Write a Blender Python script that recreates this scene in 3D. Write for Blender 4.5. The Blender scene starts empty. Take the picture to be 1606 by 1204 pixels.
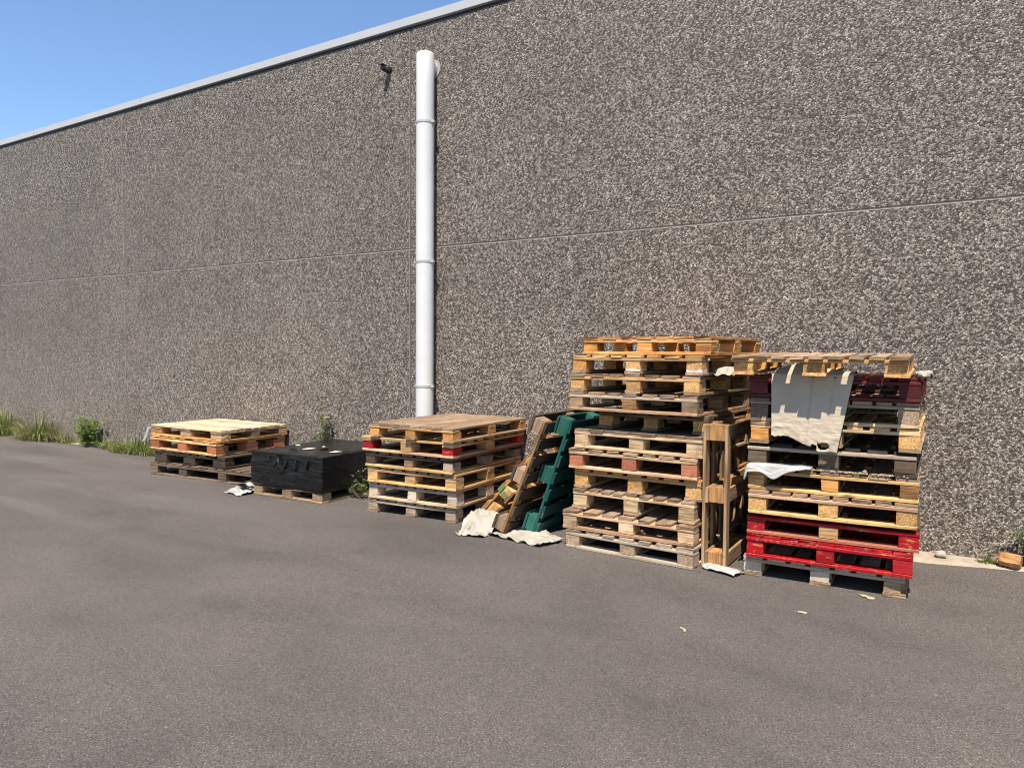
import bpy, bmesh, math, random
from mathutils import Vector, Matrix, noise
SC = bpy.context.scene
COL = SC.collection
R = math.radians

# ------------------------------------------------------------------ camera
f_px, pitch, roll, yaw, cam_h = 1136.95, 0.0442, 0.0074, 0.5502, 1.4812
cy, sy, cp, sp = math.cos(yaw), math.sin(yaw), math.cos(pitch), math.sin(pitch)
fw = Vector((-sy*cp, cy*cp, -sp)); rt = Vector((cy, sy, 0)); up = rt.cross(fw)
r2 = math.cos(roll)*rt + math.sin(roll)*up
u2 = -math.sin(roll)*rt + math.cos(roll)*up
cd = bpy.data.cameras.new('camera'); cam = bpy.data.objects.new('camera', cd); COL.objects.link(cam)
M = Matrix((r2, u2, -fw)).transposed().to_4x4(); M.translation = Vector((0, 0, cam_h))
cam.matrix_world = M
cd.sensor_fit = 'HORIZONTAL'; cd.sensor_width = 36; cd.lens = 36*f_px/1606
cd.clip_start = 0.05; cd.clip_end = 2000
SC.camera = cam

# ------------------------------------------------------------------ sky and sun
SUN_EL, SUN_AZ = R(61), R(18)          # azimuth: turned from straight out of the wall towards the right
w = bpy.data.worlds.new('World'); SC.world = w; w.use_nodes = True
wn = w.node_tree; bg = wn.nodes['Background']
sky = wn.nodes.new('ShaderNodeTexSky'); sky.sky_type = 'NISHITA'; sky.sun_disc = False
sky.sun_elevation = SUN_EL; sky.sun_rotation = math.pi - SUN_AZ
sky.air_density = 1.0; sky.dust_density = 0.0; sky.ozone_density = 5.0
wn.links.new(sky.outputs[0], bg.inputs[0]); bg.inputs[1].default_value = 0.118
sl = bpy.data.lights.new('sun', 'SUN'); sl.energy = 5.0; sl.angle = R(0.53); sl.color = (1, 0.915, 0.79)
so = bpy.data.objects.new('sun', sl); COL.objects.link(so); so.location = (4, -12, 18)
sd = Vector((math.sin(SUN_AZ)*math.cos(SUN_EL), -math.cos(SUN_AZ)*math.cos(SUN_EL), math.sin(SUN_EL)))
so.rotation_euler = sd.to_track_quat('Z', 'Y').to_euler()
SC.view_settings.view_transform = 'Standard'; SC.view_settings.look = 'None'
SC.cycles.pixel_filter_type = 'BLACKMAN_HARRIS'; SC.cycles.filter_width = 1.0
SC.view_settings.gamma = 1; SC.view_settings.exposure = 0.79

# ------------------------------------------------------------------ node helpers
def sock(nt, s, v):
    if isinstance(v, bpy.types.NodeSocket): nt.links.new(v, s)
    elif hasattr(s, 'default_value'):
        try: s.default_value = v
        except Exception: s.default_value = tuple(v) + (1,)
def nd(nt, typ, ins=None, **props):
    n = nt.nodes.new('ShaderNode' + typ)
    for k, v in props.items(): setattr(n, k, v)
    for k, v in (ins or {}).items(): sock(nt, n.inputs[k], v)
    return n
def rgb(c): return (c[0], c[1], c[2], 1)
def ramp(nt, fac, stops, interp='LINEAR'):
    n = nd(nt, 'ValToRGB', {0: fac}); e = n.color_ramp.elements; n.color_ramp.interpolation = interp
    while len(e) < len(stops): e.new(0.5)
    for i, (p, c) in enumerate(stops):
        e[i].position = p; e[i].color = rgb(c) if isinstance(c, (tuple, list)) else (c, c, c, 1)
    return n.outputs[0]
def mix(nt, fac, a, b, blend='MIX'):
    n = nt.nodes.new('ShaderNodeMix'); n.data_type = 'RGBA'; n.blend_type = blend
    sock(nt, n.inputs[0], fac)
    sock(nt, n.inputs[6], rgb(a) if isinstance(a, (tuple, list)) else a)
    sock(nt, n.inputs[7], rgb(b) if isinstance(b, (tuple, list)) else b)
    return n.outputs[2]
def mth(nt, op, a, b=0.0, clamp=False):
    n = nd(nt, 'Math', {0: a, 1: b}, operation=op); n.use_clamp = clamp; return n.outputs[0]
def mapping(nt, vec, scale=(1, 1, 1), loc=(0, 0, 0), rot=(0, 0, 0)):
    return nd(nt, 'Mapping', {'Vector': vec, 'Scale': scale, 'Location': loc, 'Rotation': rot}).outputs[0]
def nz(nt, vec, scale, detail=4, rough=0.55, dist=0.0):
    return nd(nt, 'TexNoise', {'Vector': vec, 'Scale': scale, 'Detail': detail, 'Roughness': rough, 'Distortion': dist}).outputs[0]
def new_mat(name):
    m = bpy.data.materials.new(name); m.use_nodes = True; nt = m.node_tree
    return m, nt, nt.nodes['Principled BSDF']
def bump(nt, bsdf, h, dist, strength=1.0):
    b = nd(nt, 'Bump', {'Height': h, 'Distance': dist, 'Strength': strength}); nt.links.new(b.outputs[0], bsdf.inputs['Normal'])

def wood(name, c1, c2, grey=(0.26, 0.20, 0.15), weather=0.3, paint=None, wear=0.3, chip=False, white=None):
    m, nt, b = new_mat(name)
    uv = nd(nt, 'UVMap', uv_map='UVMap').outputs[0]
    ob = nd(nt, 'TexCoord').outputs['Object']
    tone = nd(nt, 'Attribute', attribute_name='tone').outputs['Fac']
    if chip:
        v = nd(nt, 'TexVoronoi', {'Vector': mapping(nt, ob, (1, 1, 2.2)), 'Scale': 165})
        g = nd(nt, 'SeparateColor', {0: v.outputs['Color']}).outputs[0]
        col = ramp(nt, g, [(0, c2), (0.45, [x*0.5+y*0.5 for x, y in zip(c1, c2)]), (0.75, c1), (1, [min(1, x*1.35) for x in c1])])
        h = g
    else:
        g = nz(nt, mapping(nt, uv, (3.5, 62, 62)), 1, 7, 0.62, 0.25)
        s = nz(nt, mapping(nt, uv, (1.1, 11, 11)), 1, 3, 0.5, 0.8)
        t = mth(nt, 'ADD', mth(nt, 'MULTIPLY', g, 0.6), mth(nt, 'MULTIPLY', s, 0.4))
        col = ramp(nt, t, [(0.34, [x*0.7 for x in c2]), (0.44, c2), (0.53, [x*0.7+y*0.3 for x, y in zip(c1, c2)]), (0.66, [min(1, x*1.1) for x in c1])])
        kv = nd(nt, 'TexVoronoi', {'Vector': mapping(nt, uv, (2.6, 7, 7)), 'Scale': 1})
        col = mix(nt, ramp(nt, kv.outputs['Distance'], [(0.05, 0.75), (0.13, 0.0)]), col, [x*0.35 for x in c2])
        h = g
    wm = nz(nt, ob, 5.5, 5, 0.65)
    wf = mth(nt, 'MULTIPLY', ramp(nt, wm, [(0.62 - 0.42*weather, 0.0), (0.82 - 0.38*weather, 1.0)]), min(0.95, 0.45 + 0.6*weather))
    gcol = mix(nt, h, [x*0.50 for x in grey], [x*1.35 for x in grey])
    col = mix(nt, wf, col, gcol)
    stn = nz(nt, mapping(nt, uv, (2.2, 8, 8)), 1, 5, 0.65, 0.6)
    col = mix(nt, 1.0, col, ramp(nt, stn, [(0.30, (0.55, 0.50, 0.46)), (0.48, (0.96, 0.95, 0.94)), (0.70, (1.12, 1.12, 1.12))]), 'MULTIPLY')
    col = mix(nt, 1.0, col, (1.15, 1.07, 0.95), 'MULTIPLY')
    if paint:
        pm = nz(nt, mapping(nt, uv, (5, 36, 36)), 1, 6, 0.7)
        pm2 = nz(nt, ob, 26, 4, 0.7)
        pm = mth(nt, 'ADD', mth(nt, 'MULTIPLY', pm, 0.55), mth(nt, 'MULTIPLY', pm2, 0.45))
        pf = ramp(nt, pm, [(0.26 + 0.28*wear, 0.0), (0.34 + 0.30*wear, 1.0)])
        pc = mix(nt, nz(nt, ob, 14, 4), [x*0.72 for x in paint], [min(1, x*1.2 + 0.006) for x in paint])
        col = mix(nt, pf, col, pc)
    if white:                                    # dried white render along the lower part of a block
        zz = nd(nt, 'SeparateXYZ', {0: ob}).outputs[2]
        ww = mth(nt, 'LESS_THAN', mth(nt, 'ADD', zz, mth(nt, 'MULTIPLY', nz(nt, ob, 30, 2), 0.03)), white)
        col = mix(nt, ww, col, (0.68, 0.66, 0.62))
    dirt = ramp(nt, nz(nt, ob, 19, 7, 0.75), [(0.56, 0.0), (0.72, 0.7)])
    col = mix(nt, dirt, col, (0.05, 0.038, 0.03))
    nail = nd(nt, 'TexVoronoi', {'Vector': uv, 'Scale': 16})
    nf = mth(nt, 'LESS_THAN', nail.outputs['Distance'], 0.055)
    col = mix(nt, mth(nt, 'MULTIPLY', nf, 0.7), col, (0.04, 0.03, 0.028))
    hs = nd(nt, 'HueSaturation', {'Color': col, 'Value': tone, 'Saturation': 1.05 if paint else 1.0})
    nt.links.new(hs.outputs[0], b.inputs['Base Color'])
    b.inputs['Roughness'].default_value = 0.55 if paint else 0.82
    b.inputs['Specular IOR Level'].default_value = 0.3
    bump(nt, b, h, 0.004 if chip else 0.003, 0.8)
    return m

W = {}
W['fresh'] = wood('fresh_pine', (0.58, 0.39, 0.20), (0.36, 0.21, 0.09), weather=0.10)
W['yellow'] = wood('yellow_pine', (0.60, 0.41, 0.19), (0.38, 0.22, 0.085), weather=0.06)
W['pale'] = wood('pale_pine', (0.56, 0.44, 0.30), (0.36, 0.25, 0.15), weather=0.22)
W['pinkish'] = wood('pinkish_pine', (0.54, 0.38, 0.26), (0.34, 0.20, 0.12), weather=0.18)
W['orange'] = wood('orange_pine', (0.60, 0.32, 0.11), (0.37, 0.165, 0.045), weather=0.03)
W['brown'] = wood('brown_pine', (0.40, 0.23, 0.10), (0.22, 0.11, 0.045), weather=0.15)
W['tan'] = wood('tan_weathered_wood', (0.36, 0.25, 0.15), (0.20, 0.13, 0.075), grey=(0.24, 0.18, 0.125), weather=0.35)
W['worn'] = wood('worn_pine', (0.44, 0.32, 0.21), (0.26, 0.17, 0.10), weather=0.55)
W['grey'] = wood('grey_weathered_wood', (0.42, 0.335, 0.26), (0.23, 0.175, 0.13), grey=(0.34, 0.285, 0.235), weather=0.75)
W['silver'] = wood('bleached_wood', (0.55, 0.47, 0.38), (0.35, 0.285, 0.225), grey=(0.47, 0.415, 0.35), weather=0.75)
W['deck'] = wood('weathered_deck_wood', (0.34, 0.235, 0.155), (0.17, 0.115, 0.075), grey=(0.25, 0.19, 0.145), weather=0.65)
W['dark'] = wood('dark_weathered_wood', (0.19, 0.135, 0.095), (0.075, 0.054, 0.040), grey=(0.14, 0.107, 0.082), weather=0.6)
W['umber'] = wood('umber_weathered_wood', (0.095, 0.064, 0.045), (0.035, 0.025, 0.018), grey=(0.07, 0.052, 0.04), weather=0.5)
W['black'] = wood('blackened_wood', (0.055, 0.045, 0.038), (0.022, 0.018, 0.015), grey=(0.04, 0.034, 0.029), weather=0.6)
W['sun'] = wood('sun_bleached_deck', (0.62, 0.52, 0.38), (0.44, 0.33, 0.22), grey=(0.46, 0.41, 0.34), weather=0.35)
W['red'] = wood('red_painted_wood', (0.42, 0.26, 0.15), (0.26, 0.15, 0.08), weather=0.2, paint=(0.33, 0.010, 0.016), wear=0.42)
W['redchip'] = wood('faded_red_painted_wood', (0.42, 0.26, 0.15), (0.26, 0.15, 0.08), weather=0.2, paint=(0.34, 0.022, 0.024), wear=0.3)
W['maroon'] = wood('maroon_painted_wood', (0.16, 0.07, 0.05), (0.08, 0.03, 0.02), weather=0.2, paint=(0.085, 0.009, 0.008), wear=0.2)
W['redstain'] = wood('red_stained_wood', (0.50, 0.24, 0.13), (0.32, 0.11, 0.05), weather=0.1, paint=(0.36, 0.135, 0.085), wear=0.5)
W['redorange'] = wood('orange_red_painted_wood', (0.50, 0.27, 0.13), (0.34, 0.15, 0.06), weather=0.1, paint=(0.40, 0.145, 0.075), wear=0.45)
W['green'] = wood('green_painted_wood', (0.20, 0.17, 0.12), (0.11, 0.09, 0.06), weather=0.3, paint=(0.009, 0.074, 0.064), wear=0.36)
W['greenblk'] = wood('faded_green_painted_wood', (0.25, 0.22, 0.15), (0.13, 0.11, 0.07), weather=0.2, paint=(0.022, 0.105, 0.078), wear=0.30)
W['chip'] = wood('pressed_chip_yellow', (0.60, 0.38, 0.17), (0.34, 0.18, 0.065), weather=0.06, chip=True)
W['chiporange'] = wood('pressed_chip_orange', (0.60, 0.32, 0.11), (0.36, 0.16, 0.05), weather=0.04, chip=True)
W['chipgrey'] = wood('pressed_chip_grey', (0.40, 0.31, 0.22), (0.22, 0.16, 0.11), grey=(0.36, 0.30, 0.24), weather=0.5, chip=True)
W['chipdark'] = wood('pressed_chip_brown', (0.27, 0.19, 0.13), (0.14, 0.09, 0.06), grey=(0.2, 0.17, 0.14), weather=0.5, chip=True)
W['chipwhite'] = wood('pressed_chip_white_splashed', (0.60, 0.38, 0.18), (0.34, 0.18, 0.07), weather=0.06, chip=True, white=0.055)

def wall_material():
    m, nt, b = new_mat('exposed_aggregate_concrete')
    ob = nd(nt, 'TexCoord').outputs['Object']
    wob = nd(nt, 'TexNoise', {'Vector': ob, 'Scale': 30, 'Detail': 2})
    vv = nd(nt, 'VectorMath', {0: ob, 1: nd(nt, 'VectorMath', {0: wob.outputs['Color'], 'Scale': 0.012}, operation='SCALE').outputs[0]}, operation='ADD').outputs[0]
    v = nd(nt, 'TexVoronoi', {'Vector': vv, 'Scale': 84, 'Randomness': 1.0})
    v2 = nd(nt, 'TexVoronoi', {'Vector': vv, 'Scale': 84, 'Randomness': 1.0}, feature='DISTANCE_TO_EDGE')
    sep = nd(nt, 'SeparateColor', {0: v.outputs['Color']})
    stone = ramp(nt, sep.outputs[0], [(0.0, (0.034, 0.028, 0.023)), (0.30, (0.078, 0.066, 0.056)), (0.50, (0.18, 0.156, 0.136)),
                                      (0.75, (0.30, 0.268, 0.238)), (0.93, (0.41, 0.375, 0.335)), (1.0, (0.54, 0.505, 0.465))])
    tint = mix(nt, mth(nt, 'MULTIPLY', sep.outputs[1], 0.5), (1.0, 1.0, 1.0), (1.10, 0.93, 0.78))
    stone = mix(nt, 1.0, stone, tint, 'MULTIPLY')
    gap = ramp(nt, v2.outputs['Distance'], [(0.02, 0.9), (0.11, 0.0)])
    col = mix(nt, gap, stone, (0.062, 0.052, 0.044))
    cl = nd(nt, 'SeparateColor', {0: nd(nt, 'TexVoronoi', {'Vector': vv, 'Scale': 38}).outputs['Color']}).outputs[0]
    col = mix(nt, 1.0, col, ramp(nt, cl, [(0.0, 0.76), (0.5, 0.93), (1.0, 1.12)]), 'MULTIPLY')
    mott = nz(nt, ob, 0.8, 5, 0.6)
    col = mix(nt, 1.0, col, ramp(nt, mott, [(0.3, (0.74, 0.725, 0.70)), (0.7, (0.91, 0.90, 0.885))]), 'MULTIPLY')
    xyz = nd(nt, 'SeparateXYZ', {0: ob})
    # wall foot lightened for splashed dust plus bounced ground light painted in, fading upward
    dust_bounce = ramp(nt, mth(nt, 'ADD', mth(nt, 'MULTIPLY', xyz.outputs[2], 0.28), mth(nt, 'MULTIPLY', nz(nt, ob, 1.1, 5), 0.55)), [(0.35, 0.42), (0.75, 0.16), (1.0, 0.0)])
    nt.links.new(dust_bounce.node.inputs[0].links[0].from_socket, dust_bounce.node.inputs[0])
    col = mix(nt, dust_bounce, col, mix(nt, 1.0, col, (1.55, 1.51, 1.44), 'MULTIPLY'))
    nt.links.new(col, b.inputs['Base Color'])
    b.inputs['Roughness'].default_value = 0.75
    dome = mth(nt, 'SUBTRACT', 1.0, mth(nt, 'MULTIPLY', v.outputs['Distance'], 1.2), True)
    hh = mth(nt, 'ADD', mth(nt, 'MULTIPLY', dome, mth(nt, 'ADD', sep.outputs[2], 0.4)), mth(nt, 'MULTIPLY', nz(nt, ob, 160, 3), 0.25))
    bump(nt, b, hh, 0.0038, 0.8)
    return m

def asphalt_material():
    m, nt, b = new_mat('asphalt')
    ob = nd(nt, 'TexCoord').outputs['Object']
    v = nd(nt, 'TexVoronoi', {'Vector': ob, 'Scale': 230})
    g = nd(nt, 'SeparateColor', {0: v.outputs['Color']})
    col = ramp(nt, g.outputs[0], [(0, (0.038, 0.033, 0.030)), (0.30, (0.077, 0.067, 0.0605)), (0.65, (0.104, 0.0905, 0.0815)), (0.95, (0.133, 0.117, 0.106)), (1.0, (0.24, 0.214, 0.19))])
    fine = nz(nt, ob, 90, 5, 0.75)
    col = mix(nt, 1.0, col, ramp(nt, fine, [(0.3, 0.78), (0.7, 1.20)]), 'MULTIPLY')
    st = nz(nt, mapping(nt, ob, (0.55, 1.15, 1), rot=(0, 0, R(-20))), 1, 5, 0.55, 0.6)
    col = mix(nt, 1.0, col, ramp(nt, st, [(0.30, (0.78, 0.765, 0.765)), (0.50, (1.0, 0.985, 0.975)), (0.72, (1.18, 1.15, 1.12))]), 'MULTIPLY')
    d2 = nz(nt, mapping(nt, ob, (1.3, 1.9, 1), loc=(4.2, 1.7, 0)), 1, 4, 0.6)
    col = mix(nt, ramp(nt, d2, [(0.57, 0.0), (0.74, 0.42)]), col, (0.052, 0.045, 0.042))
    # pale dusty drag marks near the far end
    dm = nz(nt, mapping(nt, ob, (0.28, 2.2, 1), rot=(0, 0, R(17))), 1, 3, 0.5, 0.3)
    xx = nd(nt, 'SeparateXYZ', {0: ob})
    far = ramp(nt, mth(nt, 'MULTIPLY', xx.outputs[0], -0.1), [(0.35, 0.0), (0.75, 0.24)])
    col = mix(nt, mth(nt, 'MULTIPLY', ramp(nt, dm, [(0.52, 0.0), (0.62, 1.0)]), far), col, (0.165, 0.152, 0.14))
    nt.links.new(col, b.inputs['Base Color']); b.inputs['Roughness'].default_value = 0.85
    b.inputs['Specular IOR Level'].default_value = 0.3
    bump(nt, b, mth(nt, 'ADD', v.outputs['Distance'], mth(nt, 'MULTIPLY', fine, 0.8)), 0.002, 0.7)
    return m

def plain(name, c, rough=0.5, c2=None, scale=6, bumpd=0.0, bscale=60, metal=0.0, spec=0.5, bmap=None):
    m, nt, b = new_mat(name)
    ob = nd(nt, 'TexCoord').outputs['Object']
    c2 = c2 or [x*0.86 for x in c]
    nt.links.new(mix(nt, ramp(nt, nz(nt, ob, scale, 5, 0.6), [(0.3, 0.0), (0.7, 1.0)]), c, c2), b.inputs['Base Color'])
    b.inputs['Roughness'].default_value = rough; b.inputs['Metallic'].default_value = metal
    b.inputs['Specular IOR Level'].default_value = spec
    if bumpd: bump(nt, b, nz(nt, mapping(nt, ob, bmap) if bmap else ob, bscale, 5, 0.65), bumpd)
    return m
def leafy(name, c, c2):
    m, nt, b = new_mat(name)
    ob = nd(nt, 'TexCoord').outputs['Object']; tone = nd(nt, 'Attribute', attribute_name='tone').outputs['Fac']
    col = mix(nt, nz(nt, ob, 9, 3), c, c2)
    hs = nd(nt, 'HueSaturation', {'Color': col, 'Value': tone})
    nt.links.new(hs.outputs[0], b.inputs['Base Color']); b.inputs['Roughness'].default_value = 0.6
    tr = nd(nt, 'BsdfTranslucent', {'Color': hs.outputs[0]})
    ms = nd(nt, 'MixShader', {0: 0.35, 1: b.outputs[0], 2: tr.outputs[0]})
    nt.links.new(ms.outputs[0], nt.nodes['Material Output'].inputs[0])
    return m

MAT = dict(
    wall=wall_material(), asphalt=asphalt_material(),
    filler_dark=plain('brown_joint_sealant', (0.085, 0.072, 0.061), 0.8),
    filler=plain('joint_sealant', (0.15, 0.132, 0.115), 0.8),
    edge=plain('smooth_panel_edge', (0.25, 0.225, 0.20), 0.8),
    coping=plain('pale_grey_coping', (0.42, 0.425, 0.43), 0.45, (0.38, 0.385, 0.39), 2),
    pipe=plain('white_pipe_plastic', (0.61, 0.605, 0.59), 0.35, (0.55, 0.545, 0.53), 2.5),
    clamp=plain('galvanised_clamp', (0.44, 0.43, 0.41), 0.5, metal=0.2),
    black=plain('black_plastic', (0.02, 0.02, 0.021), 0.4),
    lens=plain('dark_glass', (0.01, 0.01, 0.012), 0.08),
    footing=plain('sandy_concrete', (0.37, 0.31, 0.235), 0.9, (0.24, 0.195, 0.145), 9, 0.004, 40),
    film=plain('black_stretch_film', (0.004, 0.004, 0.0041), 0.26, (0.007, 0.007, 0.0072), 3, 0.003, 40, spec=0.34),
    white=plain('white_scrap', (0.62, 0.61, 0.58), 0.6),
    cloth=plain('dirty_white_sheet', (0.39, 0.36, 0.305), 0.75, (0.29, 0.262, 0.21), 9, 0.004, 45),
    card=plain('off_white_paper_sheet', (0.45, 0.375, 0.28), 0.8, (0.38, 0.31, 0.225), 4, 0.005, 1, bmap=(7, 1, 48)),
    rag=plain('white_foam_sheet', (0.41, 0.40, 0.375), 0.6, (0.31, 0.30, 0.275), 14, 0.003, 50),
    ragedge=plain('grey_foam_edge', (0.10, 0.10, 0.105), 0.6),
    bark=plain('bark_litter', (0.36, 0.27, 0.17), 0.9, (0.14, 0.10, 0.07), 25),
    chipbit=plain('dry_leaf_yellow', (0.44, 0.37, 0.23), 0.8, (0.33, 0.26, 0.15), 40),
    stone=plain('pale_stone', (0.40, 0.36, 0.30), 0.9, (0.27, 0.24, 0.20), 40, 0.004, 60),
    grass=leafy('grass_blades', (0.15, 0.20, 0.035), (0.24, 0.27, 0.075)),
    drygrass=leafy('dry_grass', (0.30, 0.26, 0.13), (0.20, 0.19, 0.09)),
    leaf=leafy('weed_leaves', (0.13, 0.20, 0.025), (0.21, 0.28, 0.05)),
    sage=leafy('grey_green_leaves', (0.13, 0.17, 0.055), (0.21, 0.24, 0.09)),
    flower=leafy('yellow_petals', (0.75, 0.62, 0.05), (0.70, 0.60, 0.10)),
    stem=leafy('weed_stems', (0.12, 0.14, 0.05), (0.17, 0.17, 0.07)),
    gpaint=plain('bright_green_paint', (0.075, 0.22, 0.07), 0.6, (0.16, 0.17, 0.06), 30),
)

# ------------------------------------------------------------------ object helpers
def tag(o, label=None, cat=None, group=None, kind=None):
    if label: o['label'] = label
    if cat: o['category'] = cat
    if group: o['group'] = group
    if kind: o['kind'] = kind
    return o
def empty(name, mat=None, loc=None):
    o = bpy.data.objects.new(name, None); COL.objects.link(o); o.empty_display_size = 0.1
    if mat is not None: o.matrix_world = mat
    if loc is not None: o.location = loc
    return o
def link(name, bm, mats, parent=None, loc=None, smooth=False):
    me = bpy.data.meshes.new(name); bm.to_mesh(me); bm.free()
    for m in (mats if isinstance(mats, (list, tuple)) else [mats]): me.materials.append(m)
    if smooth:
        for p in me.polygons: p.use_smooth = True
    o = bpy.data.objects.new(name, me); COL.objects.link(o)
    if parent is not None: o.parent = parent
    if loc is not None: o.location = loc
    return o
def newbm():
    bm = bmesh.new(); bm.loops.layers.uv.new('UVMap'); bm.faces.layers.float.new('tone'); return bm

def board(bm, lo, hi, axis, rng, cut=None, bow=0.0025, ragged=0.006, tone=None):
    """one sawn timber piece: chamfered section swept along axis, slightly irregular, with its own grain offset"""
    uvl = bm.loops.layers.uv['UVMap']; tl = bm.faces.layers.float['tone']
    a = axis; b, c = [i for i in (0, 1, 2) if i != a]
    L = hi[a] - lo[a]; ch = min(0.003, 0.15*min(hi[b]-lo[b], hi[c]-lo[c]))
    n = max(1, int(L/0.16))
    B0, B1, C0, C1 = lo[b], hi[b], lo[c], hi[c]
    sec = [(B0+ch, C0), (B1-ch, C0), (B1, C0+ch), (B1, C1-ch), (B1-ch, C1), (B0+ch, C1), (B0, C1-ch), (B0, C0+ch)]
    rings = []; kb = rng.uniform(-bow, bow); kc = -abs(rng.uniform(0, bow))
    for i in range(n+1):
        t = i/n; q = lo[a] + L*t; s = 4*t*(1-t); ring = []
        jb = rng.uniform(-0.001, 0.001)
        for k, (sb, sc) in enumerate(sec):
            co = [0, 0, 0]; co[a] = q; co[b] = sb + kb*s + jb; co[c] = sc + kc*s
            if i in (0, n):
                co[a] += rng.uniform(-0.0015, 0.0015)
                if ragged and rng.random() < 0.35: co[a] += (1 if i == 0 else -1)*rng.uniform(0, ragged)
            ring.append(bm.verts.new(co))
        rings.append(ring)
    ou, ov = rng.uniform(0, 40), rng.uniform(0, 40); tn = tone if tone else rng.uniform(0.70, 1.18)
    per = [0]
    for k in range(8):
        p, q = sec[k], sec[(k+1) % 8]; per.append(per[-1] + math.hypot(p[0]-q[0], p[1]-q[1]))
    fs = []
    for i in range(n):
        for k in range(8):
            k2 = (k+1) % 8
            f = bm.faces.new((rings[i][k], rings[i][k2], rings[i+1][k2], rings[i+1][k]))
            for lp, (u, v) in zip(f.loops, ((i, per[k]), (i, per[k+1]), (i+1, per[k+1]), (i+1, per[k]))):
                lp[uvl].uv = (ou + u*L/n, ov + v)
            f[tl] = tn; fs.append(f)
    for ring in (rings[0], rings[-1]):
        f = bm.faces.new(ring); f[tl] = tn*rng.uniform(0.86, 0.98); fs.append(f)
        for lp in f.loops:                       # end grain: rings squeezed across the thickness
            lp[uvl].uv = (ou + (lp.vert.co[b])*1.5, ov + lp.vert.co[c]*1.2)
    if cut:
        for v in {v for f in fs for v in f.verts}: cut(v)
    bmesh.ops.recalc_face_normals(bm, faces=fs)

PALLET_GROUP = {}
def pallet(label, mw, wd, dp, h, deck='y', nb=7, base='perim', mats=None, blk=None, seed=0, group=None, nx=3, xs=None,
           bwd=0.112, bdp=0.125, gapw=None, ragged=0.008, broken=(), blk_label=None, skip_blocks=(), boardw=None, deck0=0.0, sw=None, inset=0.0, basew=0.1, blockcut=None):
    """front-left-bottom corner at mw; x along the front, y to the back; wd x dp x h"""
    rng = random.Random(seed*77 + 5)
    m = dict(deck='worn', string='worn', block='worn', base='worn'); m.update(mats or {})
    blk = blk or {}
    o = empty('wooden_pallet', mw); tag(o, label, 'pallet', group)
    g = 0.0012; tb, ts, td = 0.021, 0.021, 0.020
    zb = g; zk0 = zb + tb + g; zk1 = h - td - ts - 3*g; zs0 = zk1 + g; zs1 = zs0 + ts; zd0 = zs1 + g; zd1 = zd0 + td
    if xs is None:
        xs = [0, (wd-bwd)/2 + rng.uniform(-0.012, 0.012), wd-bwd] if nx == 3 else [i*(wd-bwd)/(nx-1) for i in range(nx)]
    ys = [0.0, (dp-bdp)/2 + rng.uniform(-0.01, 0.01), dp-bdp]
    # bottom boards
    if base == 'skid':
        for x in xs:
            bm = newbm(); board(bm, (x-0.004+rng.uniform(-0.006, .006), -0.004, zb), (x+bwd+0.006, dp+0.004, zb+tb), 1, rng, ragged=ragged*0.5)
            link('bottom_board', bm, W[m['base']], o)
    else:
        for y in (0, dp-basew):
            bm = newbm(); board(bm, (0, y, zb), (wd, y+basew, zb+tb), 0, rng, bow=0.003); link('bottom_board', bm, W[m['base']], o)
        for x in xs:
            bm = newbm(); board(bm, (x+0.004, basew+0.003, zb), (x+bwd-0.004, dp-basew-0.003, zb+tb), 1, rng); link('bottom_board', bm, W[m['base']], o)
    # blocks
    for i, x in enumerate(xs):
        for j, y in enumerate(ys):
            if (i, j) in skip_blocks: continue
            jx, jy = rng.uniform(-.004, .004), rng.uniform(0, .006)
            bm = newbm()
            kx = x + jx
            if kx < 0.002: kx = 0.002
            if kx + bwd > wd - 0.002: kx = wd - 0.002 - bwd
            y0 = y + (jy + 0.002 + inset if j == 0 else -jy - 0.002 if j == 2 else 0)
            mk = blk.get((i, j), blk.get((i, None), m['block']))
            board(bm, (kx, y0, zk0), (kx+bwd, y0+bdp, zk1), 0 if not W[mk].name.startswith('pressed') and rng.random() < 0.6 else 1, rng, bow=0.0,
                  cut=(blockcut if blockcut and (i, j) == (len(xs)-1, 0) else None))
            b = link('block', bm, W[mk], o)
            if blk_label and (i, j) in blk_label: b['label'] = blk_label[(i, j)]
    # stringers and deck
    if deck == 'y':
        for j, y in enumerate(ys):
            sw_ = sw or min(bdp, 0.11)
            bm = newbm(); y0 = y if j == 0 else y + (bdp-sw_)*(0.5 if j == 1 else 1)
            board(bm, (0, y0, zs0), (wd, y0+sw_, zs1), 0, rng, bow=0.002, ragged=ragged); link('stringer_board', bm, W[m['string']], o)
    else:
        for i, x in enumerate(xs):
            bm = newbm(); board(bm, (x, 0, zs0), (x+bwd, dp, zs1), 1, rng, bow=0.002); link('stringer_board', bm, W[m['string']], o)
    span = wd if deck == 'y' else dp
    ws = boardw or ([0.125] + [0.088 if k % 2 else 0.112 for k in range(nb-2)] + [0.125])
    tot = sum(ws); gap = max(0.0015, (span - tot)/(nb-1)) if nb > 1 else 0
    sc_ = 1.0 if tot + gap*(nb-1) <= span + 1e-6 else (span - gap*(nb-1))/tot
    bm = newbm(); q = 0.0
    for k in range(nb):
        bwid = ws[k]*sc_
        if k not in broken:
            j = rng.uniform(-0.004, 0.004) if 0 < k < nb-1 else 0
            e0, e1 = rng.uniform(-0.004, 0.006), rng.uniform(-0.004, 0.006)
            dz = rng.uniform(-0.0008, 0.0004)
            if deck == 'y': board(bm, (q+j, deck0-e0, zd0+dz), (q+bwid+j, dp+e1-0.004, zd1+dz), 1, rng, ragged=ragged)
            else: board(bm, (-e0, q+j, zd0+dz), (wd+e1, q+bwid+j, zd1+dz), 0, rng, ragged=ragged)
        q += bwid + gap
    link('deck', bm, W[m['deck']], o)
    return o
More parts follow.
